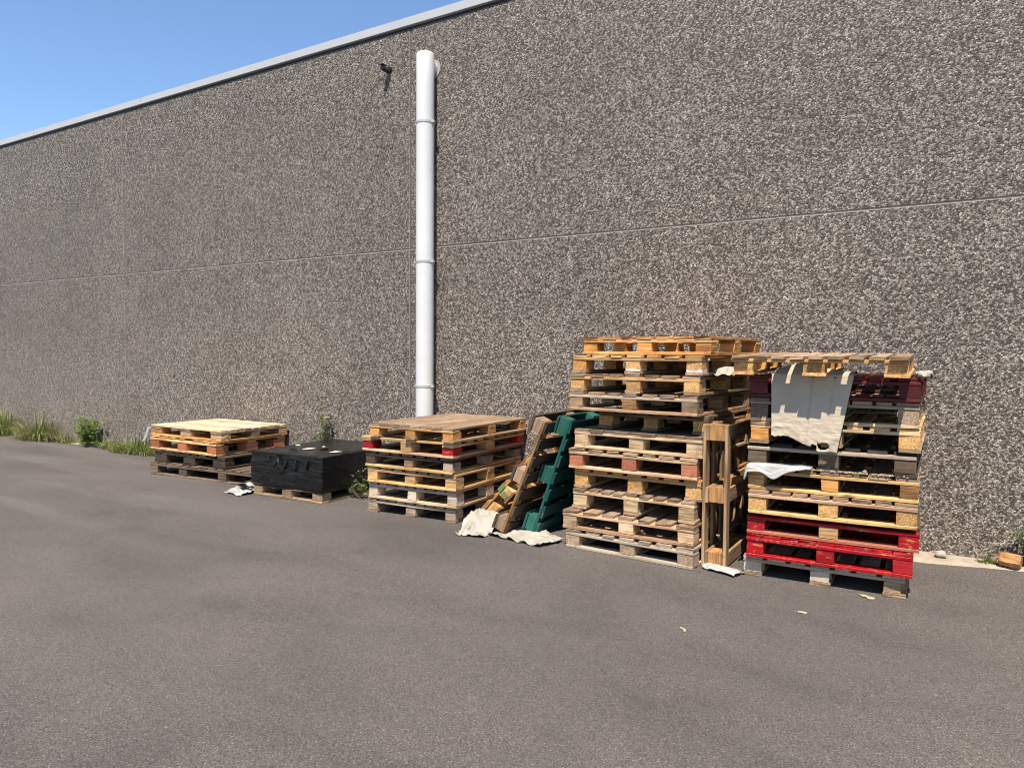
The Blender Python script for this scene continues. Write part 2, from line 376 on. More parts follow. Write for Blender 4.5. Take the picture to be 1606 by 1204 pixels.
def place(xl, yl, xr, yr, z):
    a = math.atan2(yr-yl, xr-xl); wd = math.hypot(xr-xl, yr-yl)
    return Matrix.Translation((xl, yl, z)) @ Matrix.Rotation(a, 4, 'Z'), wd, a

# ------------------------------------------------------------------ setting: ground and warehouse wall
WALL_Y = 6.18
bm = bmesh.new()
vs = [bm.verts.new(p) for p in ((-400, -300, 0), (400, -300, 0), (400, 400, 0), (-400, 400, 0))]
bm.faces.new(vs); tag(link('ground', bm, MAT['asphalt']), kind='structure')

def box(bm, lo, hi):
    v = [bm.verts.new((x, y, z)) for z in (lo[2], hi[2]) for y in (lo[1], hi[1]) for x in (lo[0], hi[0])]
    for q in ((0, 2, 3, 1), (4, 5, 7, 6), (0, 1, 5, 4), (2, 6, 7, 3), (0, 4, 6, 2), (1, 3, 7, 5)):
        bm.faces.new([v[i] for i in q])
    return v
def panel(bm, lo, hi, ch):
    v = box(bm, lo, hi)
    es = [e for e in bm.edges if all(abs(x.co.y - lo[1]) < 1e-6 for x in e.verts)]
    bmesh.ops.bevel(bm, geom=es, offset=ch, segments=1, affect='EDGES')
wh = empty('warehouse', loc=(0, WALL_Y, 0))
tag(wh, 'long windowless warehouse of brown exposed gravel concrete panels behind the pallets', 'warehouse')
xj = [-43.0, -37.6, -32.2, -26.78, -21.36, -15.94, -10.525, -5.10, 3.4, 8.9]
for i in range(len(xj)-1):
    for z0, z1 in ((-0.3, 2.582), (2.594, 4.925)):
        bm = bmesh.new(); panel(bm, (xj[i]+0.008, 0, z0), (xj[i+1]-0.008, 0.16, z1), 0.004)
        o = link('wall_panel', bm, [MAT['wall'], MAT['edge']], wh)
        for p in o.data.polygons:
            if abs(p.normal.y) < 0.95 and p.area < 0.2: p.material_index = 1
bm = bmesh.new(); box(bm, (-43, 0.0045, 2.57), (8.9, 0.13, 2.606)); link('joint_filler', bm, MAT['filler'], wh)
for xv in xj[1:-1]:
    for z0, z1 in ((-0.3, 2.569), (2.607, 4.92)):
        bm = bmesh.new(); box(bm, (xv-0.012, 0.007, z0), (xv+0.012, 0.13, z1)); link('joint_filler', bm, MAT['filler_dark'], wh)
bm = bmesh.new(); box(bm, (-43, 0.18, -0.3), (8.9, 22, 4.9)); link('building_core', bm, MAT['edge'], wh)
x = -43.0
while x < 8.9:
    bm = bmesh.new(); box(bm, (x+0.0006, -0.028, 4.958), (min(x+3.0, 8.9)-0.0006, 0.42, 5.048))
    bmesh.ops.bevel(bm, geom=bm.edges[:], offset=0.004, segments=2, affect='EDGES')
    link('roof_coping', bm, MAT['coping'], wh); x += 3.0
bm = bmesh.new(); box(bm, (-43, 0.012, 4.93), (8.9, 0.17, 4.955)); link('coping_shadow_gap', bm, MAT['black'], wh)  # black strip paints in the dark shadow gap under the coping

# sandy concrete footing strip along the wall, with a ragged front edge
bm = bmesh.new(); prev = None; x = -43.0
def foot_edge(x):
    base = 6.02
    if x > -0.9: base = 5.90 + max(0, x+0.15)*0.24
    return min(6.09, base) + 0.018*noise.noise(Vector((x*2.3, 1.1, 0))) + 0.009*noise.noise(Vector((x*11, 4.1, 0)))
while x < 8.9:
    e = foot_edge(x); hz = 0.010 + 0.004*noise.noise(Vector((x*5, 0, 3)))
    cur = [bm.verts.new((x, e-0.008, 0.001)), bm.verts.new((x, e+0.006, hz)), bm.verts.new((x, (e+WALL_Y)/2, hz+0.003)), bm.verts.new((x, WALL_Y+0.004, hz+0.006))]
    if prev:
        for k in range(3): bm.faces.new((prev[k], cur[k], cur[k+1], prev[k+1]))
    prev = cur; x += 0.05
bmesh.ops.recalc_face_normals(bm, faces=bm.faces[:])
tag(link('concrete_footing', bm, MAT['footing'], smooth=True), kind='structure')

# ------------------------------------------------------------------ white pipe on the wall
def tube(bm, p0, p1, r0, r1=None, n=24, caps=True):
    p0, p1 = Vector(p0), Vector(p1); r1 = r0 if r1 is None else r1
    d = (p1-p0).normalized(); u = d.orthogonal().normalized(); v = d.cross(u)
    A = [[bm.verts.new(p + r*(math.cos(2*math.pi*k/n)*u + math.sin(2*math.pi*k/n)*v)) for k in range(n)] for p, r in ((p0, r0), (p1, r1))]
    fs = [bm.faces.new((A[0][k], A[0][(k+1) % n], A[1][(k+1) % n], A[1][k])) for k in range(n)]
    if caps: fs += [bm.faces.new(A[0]), bm.faces.new(A[1])]
    bmesh.ops.recalc_face_normals(bm, faces=fs)
def ringband(bm, c, r0, r1, z0, z1, n=32):
    R_ = []
    for r, z in ((r0, z0), (r1, z0), (r1, z1), (r0, z1)):
        R_.append([bm.verts.new((c[0]+r*math.cos(2*math.pi*k/n), c[1]+r*math.sin(2*math.pi*k/n), z)) for k in range(n)])
    fs = []
    for a in range(4):
        for k in range(n): fs.append(bm.faces.new((R_[a][k], R_[a][(k+1) % n], R_[(a+1) % 4][(k+1) % n], R_[(a+1) % 4][k])))
    bmesh.ops.recalc_face_normals(bm, faces=fs)
PX, PY, PR = -4.797, 6.052, 0.094
pp = empty('vent_pipe', loc=(PX, PY, 0))
tag(pp, 'tall white plastic pipe fixed upright on the gravel wall', 'pipe')
prof = [(PR, 0.0)] + [(PR, 0.6*i) for i in range(1, 8)] + [(PR, 4.545), (PR-0.005, 4.560), (PR-0.018, 4.568), (PR-0.05, 4.571), (0.001, 4.572)]
bm = bmesh.new(); n = 40; pr = None
for r, z in prof:
    cur = [bm.verts.new((r*math.cos(2*math.pi*k/n), r*math.sin(2*math.pi*k/n), z)) for k in range(n)]
    if pr:
        for k in range(n): bm.faces.new((pr[k], pr[(k+1) % n], cur[(k+1) % n], cur[k]))
    pr = cur
link('pipe_shaft', bm, MAT['pipe'], pp, smooth=True)
bm = bmesh.new(); tube(bm, (0.0, 0.02, 4.44), (0.0, WALL_Y-PY+0.01, 4.44), 0.070, n=32); link('wall_elbow', bm, MAT['pipe'], pp, smooth=True)
bm = bmesh.new(); tube(bm, (0, WALL_Y-PY-0.010, 4.44), (0, WALL_Y-PY+0.008, 4.44), 0.100, n=36); link('wall_flange', bm, MAT['clamp'], pp)
for zc in (3.853, 2.418, 1.115):
    bm = bmesh.new(); ringband(bm, (0, 0), PR-0.001, PR+0.005, zc-0.011, zc+0.011)
    c = link('clamp', bm, MAT['clamp'], pp)
    bm = bmesh.new(); box(bm, (PR+0.003, -0.02, zc-0.013), (PR+0.032, 0.004, zc+0.013)); box(bm, (-PR-0.028, -0.02, zc-0.012), (-PR-0.003, 0.004, zc+0.012)); link('clamp_lug', bm, MAT['clamp'], c)
    bm = bmesh.new(); tube(bm, (0, PR, zc), (0, WALL_Y-PY+0.01, zc), 0.009, n=10); link('wall_bolt', bm, MAT['clamp'], c)

# black security camera
cm = empty('security_camera', loc=(-5.395, WALL_Y, 4.555)); cm.scale = (0.66, 0.52, 0.66); tag(cm, 'small black security camera on the wall left of the white pipe top', 'camera')
bm = bmesh.new(); tube(bm, (0, 0.002, 0), (0, -0.03, 0), 0.055, 0.05, 20); link('wall_mount', bm, MAT['black'], cm, smooth=False)
bm = bmesh.new(); tube(bm, (0, -0.028, 0), (-0.01, -0.085, -0.012), 0.02, 0.02, 12); link('bracket', bm, MAT['black'], cm)
bm = bmesh.new(); tube(bm, (0.01, -0.06, -0.035), (-0.035, -0.20, 0.0), 0.042, 0.042, 20); bmesh.ops.bevel(bm, geom=[e for e in bm.edges], offset=0.004, segments=1, affect='EDGES')
link('housing', bm, MAT['black'], cm)
bm = bmesh.new(); box(bm, (-0.055, -0.235, 0.038), (0.012, -0.09, 0.048)); link('sun_hood', bm, MAT['black'], cm)
bm = bmesh.new(); tube(bm, (-0.0345, -0.199, 0.0), (-0.037, -0.207, 0.002), 0.032, 0.030, 18); link('lens', bm, MAT['lens'], cm)

# ------------------------------------------------------------------ tall left-hand stack
GL = 'pallets in the tallest stack'
zL = [0, .144, .290, .446, .594, .750, .900, 1.043, 1.186, 1.324, 1.468, 1.600]
L = [ # xl, yl, xr, yr, depth, opts
 (-2.505, 4.885, -1.497, 4.815, 1.20, dict(label='bleached whitish grey pallet lying on the asphalt under the tallest stack', base='perim', nb=7, mats=dict(deck='grey', string='silver', block='chipgrey', base='silver'))),
 (-2.530, 4.880, -1.505, 4.850, 1.20, dict(label='worn pinkish pallet with loose grey deck boards, second from the ground in the tallest stack', base='perim', nb=7, mats=dict(deck='deck', string='pinkish', block='pale', base='pinkish'), )),
 (-2.485, 4.960, -1.525, 4.920, 1.17, dict(label='pallet with many narrow brown deck slats, third from the ground in the tallest stack', base='skid', nb=9, boardw=[.1]+[.075]*7+[.1], mats=dict(deck='deck', string='pale', block='pale', base='worn'))),
 (-2.490, 4.990, -1.490, 4.950, 1.14, dict(label='pallet with yellow chipboard blocks directly below the red blocked pallet of the tallest stack', base='skid', nb=7, mats=dict(deck='orange', string='fresh', block='chip', base='worn'))),
 (-2.527, 4.965, -1.512, 4.925, 1.17, dict(label='pallet with faded reddish blocks in the tallest stack, beside the green pallet', base='perim', nb=7, mats=dict(deck='worn', string='pale', block='redstain', base='pinkish'))),
 (-2.490, 4.985, -1.482, 4.930, 1.15, dict(label='clean pale pallet resting on the reddish blocked one in the tallest stack', base='perim', nb=9, mats=dict(deck='dark', string='pale', block='pale', base='pale'))),
 (-2.345, 5.110, -1.480, 5.060, 1.02, dict(label='dark short pallet set back in the tallest stack above the clean pale one', base='skid', nb=6, mats=dict(deck='dark', string='dark', block='chip', base='dark'))),
 (-2.527, 4.960, -1.512, 4.895, 1.17, dict(label='greyish pallet with solid timber blocks overhanging the dark set back pallet of the tallest stack', base='perim', nb=7, mats=dict(deck='worn', string='grey', block='worn', base='pinkish'), blk={(1, 0): 'brown'})),
 (-2.520, 4.965, -1.500, 4.905, 1.17, dict(label='chipboard blocked pallet below the white splashed one in the tallest stack', base='skid', nb=7, mats=dict(deck='deck', string='fresh', block='chip', base='worn'))),
 (-2.512, 4.980, -1.489, 4.920, 1.15, dict(label='pallet with white splashed lower blocks, second from the top of the tallest stack', base='skid', nb=7, mats=dict(deck='fresh', string='fresh', block='chiporange', base='worn'), blk={(1, 0): 'chipwhite', (2, 0): 'chipwhite'})),
 (-2.446, 5.030, -1.440, 4.960, 1.12, dict(label='orange pallet on the very top of the tallest stack', base='perim', nb=7, mats=dict(deck='orange', string='fresh', block='orange', base='orange'), ragged=0.02)),
]
for k, (xl, yl, xr, yr, dp, op) in enumerate(L):
    op = dict(op); mw, wd, a = place(xl, yl, xr, yr, zL[k] + 0.001)
    pallet(mw=mw, wd=wd, dp=dp, h=zL[k+1]-zL[k]-0.002, seed=100+k, group=GL, **op)

# ------------------------------------------------------------------ right-hand stack
GR = 'pallets in the right stack'
zR = [0, .137, .290, .431, .584, .735, .888, 1.035, 1.193, 1.341, 1.470]
def wornblock(v):
    if v.co.x > 0.93 and v.co.y < 0.05:
        v.co.x -= 0.022; v.co.y += 0.012
Rr = [
 (-1.188, 4.931, -0.228, 4.946, 1.18, dict(label='grey white pallet with battered blocks lying on the asphalt under the red pallet', base='skid', nb=7, mats=dict(deck='silver', string='grey', block='silver', base='deck'), blk={(2, 0): 'worn'}, bwd=0.115, blockcut=wornblock)),
 (-1.160, 4.880, -0.190, 4.910, 1.20, dict(label='bright red painted pallet second from the ground in the right stack', base='perim', nb=9, boardw=[.1092]*9, deck0=0.01, mats=dict(deck='red', string='red', block='red', base='red'), blk={(2, 0): 'redchip'}, bwd=0.105)),
 (-1.162, 4.900, -0.160, 4.945, 1.20, dict(label='pallet with red corner blocks and a plain middle block on the bright red pallet', base='perim', nb=7, deck0=0.06, mats=dict(deck='umber', string='red', block='red', base='redstain'), blk={(1, None): 'fresh'}, blk_label={(1, 0): 'plain unpainted timber block'}, bwd=0.108)),
 (-1.152, 4.870, -0.172, 4.925, 1.22, dict(label='yellow pallet with speckled chipboard blocks above the red cornered one', base='perim', nb=8, deck0=0.015, mats=dict(deck='deck', string='pinkish', block='chip', base='yellow'))),
 (-1.168, 4.925, -0.172, 4.965, 1.20, dict(label='yellow pallet with solid timber blocks and bark litter along its front top edge', base='perim', nb=7, mats=dict(deck='deck', string='yellow', block='orange', base='yellow'), blk={(2, 0): 'brown', (0, 0): 'fresh'}, bwd=0.1)),
 (-1.180, 4.950, -0.190, 4.965, 1.18, dict(label='dark weathered pallet with three grey blocks standing on the littered yellow one', base='skid', nb=7, deck0=0.05, mats=dict(deck='black', string='grey', block='dark', base='umber'), bwd=0.118)),  # deck set black to paint in the shade below the next pallet
 (-1.165, 4.960, -0.175, 4.970, 1.18, dict(label='pallet with a yellow chipboard right block just under the foot of the hanging paper sheet', base='skid', nb=7, mats=dict(deck='fresh', string='pale', block='chip', base='worn'), blk={(0, 0): 'orange'})),
 (-1.168, 4.950, -0.182, 4.965, 1.18, dict(label='grey brown pallet directly under the maroon one in the right stack', base='perim', nb=8, mats=dict(deck='deck', string='grey', block='chipdark', base='pale'), blk={(2, 0): 'chipgrey'})),
 (-1.175, 4.940, -0.178, 4.945, 1.20, dict(label='dark maroon painted pallet second from the top of the right stack', base='perim', nb=7, mats=dict(deck='maroon', string='maroon', block='maroon', base='maroon'))),
]
for k, (xl, yl, xr, yr, dp, op) in enumerate(Rr):
    op = dict(op); mw, wd, a = place(xl, yl, xr, yr, zR[k] + 0.001)
    pallet(mw=mw, wd=wd, dp=min(dp, 6.165-max(yl, yr)), h=zR[k+1]-zR[k]-0.002, seed=200+k, group=GR, **op)
mw, wd, a = place(-1.238, 4.760, -0.234, 4.782, 1.3450)
mw = mw @ Matrix.Rotation(R(1.3), 4, 'X')
pallet('yellow pallet jutting forward over the hanging paper sheet on top of the right stack', mw, wd, 1.0, 0.126, nb=9, base='skid', deck0=-0.035, sw=0.075, boardw=[.1]+[.082]*7+[.1],
       mats=dict(deck='worn', string='fresh', block='chip', base='chip'), seed=230, group=GR, bwd=0.125)

# ------------------------------------------------------------------ middle stack
GM = 'pallets in the middle stack'
zM = [0, .133, .287, .4315, .5745, .711, .839]
Mm = [
 (-4.602, 4.975, -3.645, 5.025, 1.15, dict(label='grey pallet on three skids lying on the asphalt under the middle stack', base='skid', nb=9, boardw=[.1]+[.08]*7+[.1], mats=dict(deck='grey', string='grey', block='grey', base='deck'), bwd=0.105)),
 (-4.583, 4.960, -3.617, 5.000, 1.17, dict(label='silvery grey pallet second from the ground in the middle stack', base='perim', nb=9, boardw=[.1]+[.08]*7+[.1], mats=dict(deck='grey', string='grey', block='silver', base='pale'), bwd=0.095)),
 (-4.568, 4.930, -3.602, 4.975, 1.18, dict(label='yellowish pallet with nailed timber blocks third from the ground in the middle stack', base='perim', nb=7, mats=dict(deck='worn', string='pinkish', block='fresh', base='yellow'), bwd=0.11)),
 (-4.585, 4.920, -3.622, 4.950, 1.20, dict(label='dark edged grey blocked pallet under the red cornered pallet of the middle stack', base='perim', nb=7, mats=dict(deck='dark', string='black', block='grey', base='yellow'), blk={(0, 0): 'dark', (1, 0): 'worn'}, bwd=0.1)),
 (-4.608, 4.905, -3.598, 4.925, 1.22, dict(label='pale pallet with red painted corner blocks second from the top of the middle stack', base='perim', deck='x', nb=7, mats=dict(deck='yellow', string='pinkish', block='fresh', base='pinkish'), blk={(0, 0): 'redchip', (2, 0): 'redchip', (2, 2): 'redchip', (0, 2): 'redchip'}, bwd=0.115)),
 (-4.500, 4.880, -3.583, 4.895, 1.25, dict(label='pallet with close laid grey brown deck planks on top of the middle stack', base='skid', nb=8, boardw=[.11]*8, mats=dict(deck='deck', string='fresh', block='chiporange', base='worn'), bwd=0.105)),
]
for k, (xl, yl, xr, yr, dp, op) in enumerate(Mm):
    op = dict(op); mw, wd, a = place(xl, yl, xr, yr, zM[k] + 0.001)
    pallet(mw=mw, wd=wd, dp=min(dp, 6.15-max(yl, yr)), h=zM[k+1]-zM[k]-0.002, seed=300+k, group=GM, **op)

# ------------------------------------------------------------------ far left low stack
GF = 'pallets in the low far stack'
mw, wd, a = place(-8.155, 5.065, -6.345, 5.185, 0.001)
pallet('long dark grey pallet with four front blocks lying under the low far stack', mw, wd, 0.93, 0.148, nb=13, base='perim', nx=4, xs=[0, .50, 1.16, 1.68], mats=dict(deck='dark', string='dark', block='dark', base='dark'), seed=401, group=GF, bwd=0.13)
mw, wd, a = place(-8.10, 5.095, -6.90, 5.165, 0.151)
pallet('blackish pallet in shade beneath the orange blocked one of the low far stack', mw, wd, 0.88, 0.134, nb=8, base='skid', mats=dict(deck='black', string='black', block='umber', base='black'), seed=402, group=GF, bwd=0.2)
mw, wd, a = place(-8.262, 5.14, -7.025, 5.137, 0.287)
pallet('broken pallet with orange red blocks second from the top of the low far stack', mw, wd, 0.98, 0.156, nb=8, base='perim', mats=dict(deck='yellow', string='fresh', block='redorange', base='fresh'), seed=403, group=GF, bwd=0.165, bdp=0.16, ragged=0.09, broken=(4,))
mw, wd, a = place(-8.30, 5.18, -7.00, 5.19, 0.445)
pallet('pallet with a pale sun bleached deck on top of the low far stack', mw, wd, 0.95, 0.13, deck='x', nb=9, boardw=[.095]*9, base='perim', mats=dict(deck='sun', string='worn', block='worn', base='orange'), blk={(0, 0): 'brown'}, seed=404, group=GF, bwd=0.19, bdp=0.12)

# ------------------------------------------------------------------ leaning and upright pallets
GX = 'pallets leaning or standing on edge'
def leanmat(xt, zt, y, ang):
    # x axis of the pallet runs down along the lean, deck looks right
    s, c = math.sin(ang), math.cos(ang)
    X = Vector((-s, 0, -c)); Zv = Vector((c, 0, -s)); Yv = Zv.cross(X)
    m = Matrix((X, Yv, Zv)).transposed().to_4x4(); m.translation = Vector((xt, y, zt)); return m
an = R(19); ln = 0.985
pallet('dark green painted pallet leaning against the tallest stack', leanmat(-2.672, ln*math.cos(an)+0.144*math.sin(an)+0.004, 5.05, an), ln, 1.08, 0.144, nb=7, boardw=[.1]*7, base='skid',
       mats=dict(deck='green', string='green', block='greenblk', base='green'), seed=501, group=GX, bwd=0.135)
an = R(22.5); ln = 1.0
pallet('grey brown weathered pallet leaning on the green pallet', leanmat(-3.205+ln*math.sin(an), ln*math.cos(an)+0.144*math.sin(an)+0.004, 4.925, an), ln, 1.15, 0.142, nb=7, boardw=[.095]*7, base='skid',
       mats=dict(deck='umber', string='brown', block='deck', base='umber'), seed=502, group=GX, bwd=0.115)
# broken one: deck looks up and left
an = R(43); s, c = math.sin(an), math.cos(an); ln = 0.93
X = Vector((s, 0, c)); Zv = Vector((-c, 0, s)); Yv = Zv.cross(X)
m3 = Matrix((X, Yv, Zv)).transposed().to_4x4(); m3.translation = Vector((-3.455, 5.30, 0.004))
o3 = pallet('orange brown broken pallet with green paint smears leaning lowest of the three slanted pallets', m3, ln, 0.80, 0.145, nb=4, base='skid', boardw=[.1, .09, .09, .1],
       mats=dict(deck='brown', string='brown', block='chip', base='brown'), blk={(0, 0): 'yellow', (1, 0): 'yellow'}, seed=503, group=GX, bwd=0.12, xs=[0.02, 0.22, 0.66])
bm = bmesh.new(); box(bm, (0.235, -0.003, 0.030), (0.29, 0.0005, 0.088)); link('paint_smear', bm, MAT['gpaint'], o3)
bm = bmesh.new(); box(bm, (0.25, -0.007, 0.104), (0.33, -0.0035, 0.143)); link('paint_smear', bm, MAT['gpaint'], o3)
# upright one between the two tall stacks: deck to the left, bottom boards to the right
X = Vector((0, 0, 1)); Zv = Vector((-1, 0, 0)); Yv = Zv.cross(X)
m4 = Matrix((X, Yv, Zv)).transposed().to_4x4(); m4.translation = Vector((-1.309, 4.945, 0.006))
pallet('brown pallet standing upright on edge between the two tall stacks', m4, 0.985, 1.12, 0.172, deck='x', nb=6, boardw=[.1]*6, base='perim',
       mats=dict(deck='tan', string='tan', block='brown', base='tan'), seed=504, group=GX, bwd=0.105, bdp=0.125, basew=0.08)

# ------------------------------------------------------------------ black film-wrapped load on its pallet
mw, wd, a = place(-6.130, 4.925, -5.178, 4.952, 0.001)
pallet('weathered brown pallet under the black wrapped load', mw, wd, 1.17, 0.137, nb=7, base='perim', mats=dict(deck='deck', string='deck', block='worn', base='worn'), seed=601, group='wooden pallets carrying wrapped goods', bwd=0.125)
wl = empty('wrapped_load', mw @ Matrix.Translation((0, 0, 0.142))); tag(wl, 'load tightly wrapped in black stretch film resting on a pallet', 'wrapped load')
bm = bmesh.new(); bmesh.ops.create_cube(bm, size=1)
bmesh.ops.subdivide_edges(bm, edges=bm.edges[:], cuts=60, use_grid_fill=True)
LW, LD, LH = wd + 0.024, 1.19, 0.350
for v in bm.verts:
    x, y, z = v.co.x, v.co.y, v.co.z
    q = Vector((x*LW, y*LD, z*LH))
    ex, ey, ez = 0.5-abs(x), 0.5-abs(y), 0.5-z
    side = min(ex*LW, ey*LD)
    n1 = noise.noise(Vector((q.x*1.6+q.y*1.2, q.y*1.6, q.z*42 + 2.5*q.x + 3*noise.noise(q*4))))
    n2 = noise.noise(Vector((q.x*7, q.y*7, q.z*11+3)))
    n3 = abs(noise.noise(Vector((q.x*5 + q.z*9, q.y*5, 7 + q.z*16))))
    if z < 0.49 and side < 1e-4:
        dg = abs(math.sin((q.x+q.y)*3.1 + q.z*17 + 1.5*n2))**8
        d = 0.0018*n1 + 0.003*n2 - 0.004*n3 + 0.0022*noise.noise(Vector((q.x*3+q.y*3, 4, q.z*110 + 6*q.x))) + 0.003*dg*(0.5+n2) + 0.004*math.sin(math.pi*(z+0.5))
        if ex < 1e-4: q.x += math.copysign(d, x)
        if ey < 1e-4: q.y += math.copysign(d, y)
    if z > 0.49:
        q.z += 0.007*noise.noise(Vector((q.x*9, q.y*1.5, 1))) + 0.005*n2 - 0.012*math.exp(-side/0.02) - 0.006*abs(noise.noise(Vector((q.x*16, q.y*2.2, 9))))
        q.z += 0.010*(0.5-abs(y)) 
    if z < -0.40 and side < 1e-4:
        q.z += 0.016*noise.noise(Vector((q.x*3.5, q.y*3.5, 2))) * (-0.40 - z)/0.1 - 0.006
        k = 0.012*(-0.40-z)/0.1
        if ey < 1e-4: q.y -= math.copysign(k, y)
        if ex < 1e-4: q.x -= math.copysign(k, x)
    v.co = q + Vector((wd/2, LD/2-0.012, LH/2 - 0.036))
link('film_cover', bm, MAT['film'], wl, smooth=True)
rng = random.Random(61)
def ribbon(bm, pts, wid, rng, side=Vector((1, 0, 0)), jit=0.006):
    prev = None
    for i, p in enumerate(pts):
        w_ = wid*(0.6 + 0.6*rng.random())
        s = (side + Vector((rng.uniform(-.4, .4), rng.uniform(-.4, .4), rng.uniform(-.4, .4)))).normalized()
        cur = [bm.verts.new(p - s*w_/2), bm.verts.new(p + Vector((0, -jit*rng.random(), jit*rng.random()))), bm.verts.new(p + s*w_/2)]
        if prev:
            for k in range(2): bm.faces.new((prev[k], prev[k+1], cur[k+1], cur[k]))
        prev = cur
def flap(pts, wid, side=Vector((1, 0, 0))):
    bm = bmesh.new(); ribbon(bm, [Vector(p) for p in pts], wid, rng, side)
    o = link('film_flap', bm, MAT['film'], wl); md = o.modifiers.new('thickness', 'SOLIDIFY'); md.thickness = 0.0015
flap([(0.24, -0.016, 0.275), (0.30, -0.022, 0.285), (0.36, -0.030, 0.280), (0.41, -0.034, 0.27)], 0.022, Vector((0, 0, 1)))
flap([(0.24, -0.018, 0.27), (0.255, -0.025, 0.235), (0.29, -0.022, 0.225)], 0.016)
flap([(0.38, -0.028, 0.275), (0.40, -0.042, 0.23), (0.425, -0.046, 0.185), (0.44, -0.038, 0.15)], 0.045)
flap([(0.50, -0.022, 0.25), (0.485, -0.035, 0.20), (0.455, -0.036, 0.155)], 0.030)
flap([(0.36, -0.022, 0.24), (0.34, -0.028, 0.20), (0.32, -0.02, 0.165)], 0.018)
flap([(0.62, -0.020, 0.255), (0.625, -0.038, 0.225), (0.62, -0.040, 0.18), (0.615, -0.026, 0.15)], 0.050)
flap([(0.775, -0.020, 0.26), (0.778, -0.032, 0.22), (0.77, -0.022, 0.17)], 0.028)
def scrap(name, label, cat, pts, z, mat=None, group=None, thick=0.002, parent=None, size=1.0):
    cx_ = sum(p[0] for p in pts)/len(pts); cy_ = sum(p[1] for p in pts)/len(pts)
    pts = [(cx_+(p[0]-cx_)*size, cy_+(p[1]-cy_)*size) for p in pts]
    bm = bmesh.new(); vs = [bm.verts.new((p[0], p[1], z + 0.004*rng.random())) for p in pts]
    c = bm.verts.new((sum(p[0] for p in pts)/len(pts), sum(p[1] for p in pts)/len(pts), z + 0.012))
    for i in range(len(vs)): bm.faces.new((vs[i], vs[(i+1) % len(vs)], c))
    bmesh.ops.recalc_face_normals(bm, faces=bm.faces[:])
    o = link(name, bm, mat or MAT['white'], parent); md = o.modifiers.new('thickness', 'SOLIDIFY'); md.thickness = thick
    if label: tag(o, label, cat, group)
    return o
for pts in ([(0.13, .42), (0.20, .40), (0.21, .47), (0.15, .50)], [(0.40, .22), (0.49, .26), (0.54, .40), (0.47, .36)], [(0.47, .48), (0.50, .47), (0.51, .53), (0.47, .52)], [(0.80, .20), (0.90, .26), (0.93, .37), (0.83, .29)]):
    scrap('label_scrap', None, None, pts, 0.325, parent=wl, size=0.62)
for pts in ([(0.50, .40), (0.60, .37), (0.62, .44), (0.56, .48)], [(0.91, .30), (0.97, .34), (0.96, .42), (0.90, .38)], [(0.28, .20), (0.42, .19), (0.41, .23), (0.30, .24)]):
    s_ = scrap('film_flap', None, None, pts, 0.322, MAT['film'], parent=wl)

# ------------------------------------------------------------------ paper sheet hanging from the right stack
def sheet(name, fn, nu, nv, mat, thick=0.003, label=None, cat=None, holes=(), group=None, smooth=True):
    bm = bmesh.new(); G = [[bm.verts.new(fn(i/nu, j/nv)) for i in range(nu+1)] for j in range(nv+1)]
    for j in range(nv):
        for i in range(nu):
            if any((((i+.5)/nu-a)/ra)**2 + (((j+.5)/nv-b_)/rb)**2 < 1 for a, b_, ra, rb in holes): continue
            bm.faces.new((G[j][i], G[j][i+1], G[j+1][i+1], G[j+1][i]))
    bmesh.ops.recalc_face_normals(bm, faces=bm.faces[:])
    o = link(name, bm, mat, smooth=smooth); md = o.modifiers.new('thickness', 'SOLIDIFY'); md.thickness = thick; md.offset = 0
    if label: tag(o, label, cat, group)
    return o
def nn(x, y, s, k=0.0): return noise.noise(Vector((x*s, y*s, k)))
def crump(x, y, s, k=0.0): return 0.5 - abs(nn(x, y, s, k))*1.6
def paper(u, v):
    # v 0..0.25 lies on the maroon pallet, then it folds over the front edge and hangs down
    bot = 0.950 - 0.075*max(0, min(1, (u-0.2)/0.55)) + 0.007*nn(u, 0, 5, 4) - (0.012 if u > 0.7 else 0)
    if v < 0.25:
        t = v/0.25
        y = 5.20 - t*0.262; z = 1.356 + 0.055*math.sin(math.pi*min(1, t*1.05))*(0.3+math.exp(-((u-0.35)/0.28)**2)) + 0.006*nn(u, t, 5, 1)
        xl, xr = -1.02, -0.545
    else:
        t = (v-0.25)/0.75
        z = 1.352 + (bot-1.352)*t
        y = 4.938 - 0.016*min(1, t*5) - 0.012*math.sin(2.2*u+0.8)*t - 0.010*t*t
        low = max(0, t-0.55)/0.45
        y -= low*(0.016*max(0, crump(u*0.9+t*0.8, t*1.6-u*0.9, 2.0, 2)) + 0.006*crump(u*0.8+t*.4, t*2.0-u*.5, 5, 5)) + 0.0016*nn(u*0.35, t, 30, 8)*(0.4+low) + 0.002*crump(u, t, 7, 3)
        y += 0.010*math.exp(-((u-0.52)/0.014)**2) + 0.008*math.exp(-((u-0.78)/0.014)**2)
        xl, xr = -1.032 + 0.012*t, -0.540 - 0.085*t
        if low > 0.6 and u < 0.5: z += 0.01*crump(u, t, 9, 1)
    return Vector((xl + (xr-xl)*u, y, z))
sheet('paper_sheet', paper, 70, 90, MAT['card'], 0.0012, 'large off white paper sheet hanging over the front of the right stack', 'paper sheet', holes=((0.79, 0.945, 0.085, 0.034), (0.66, 0.985, 0.05, 0.018)))

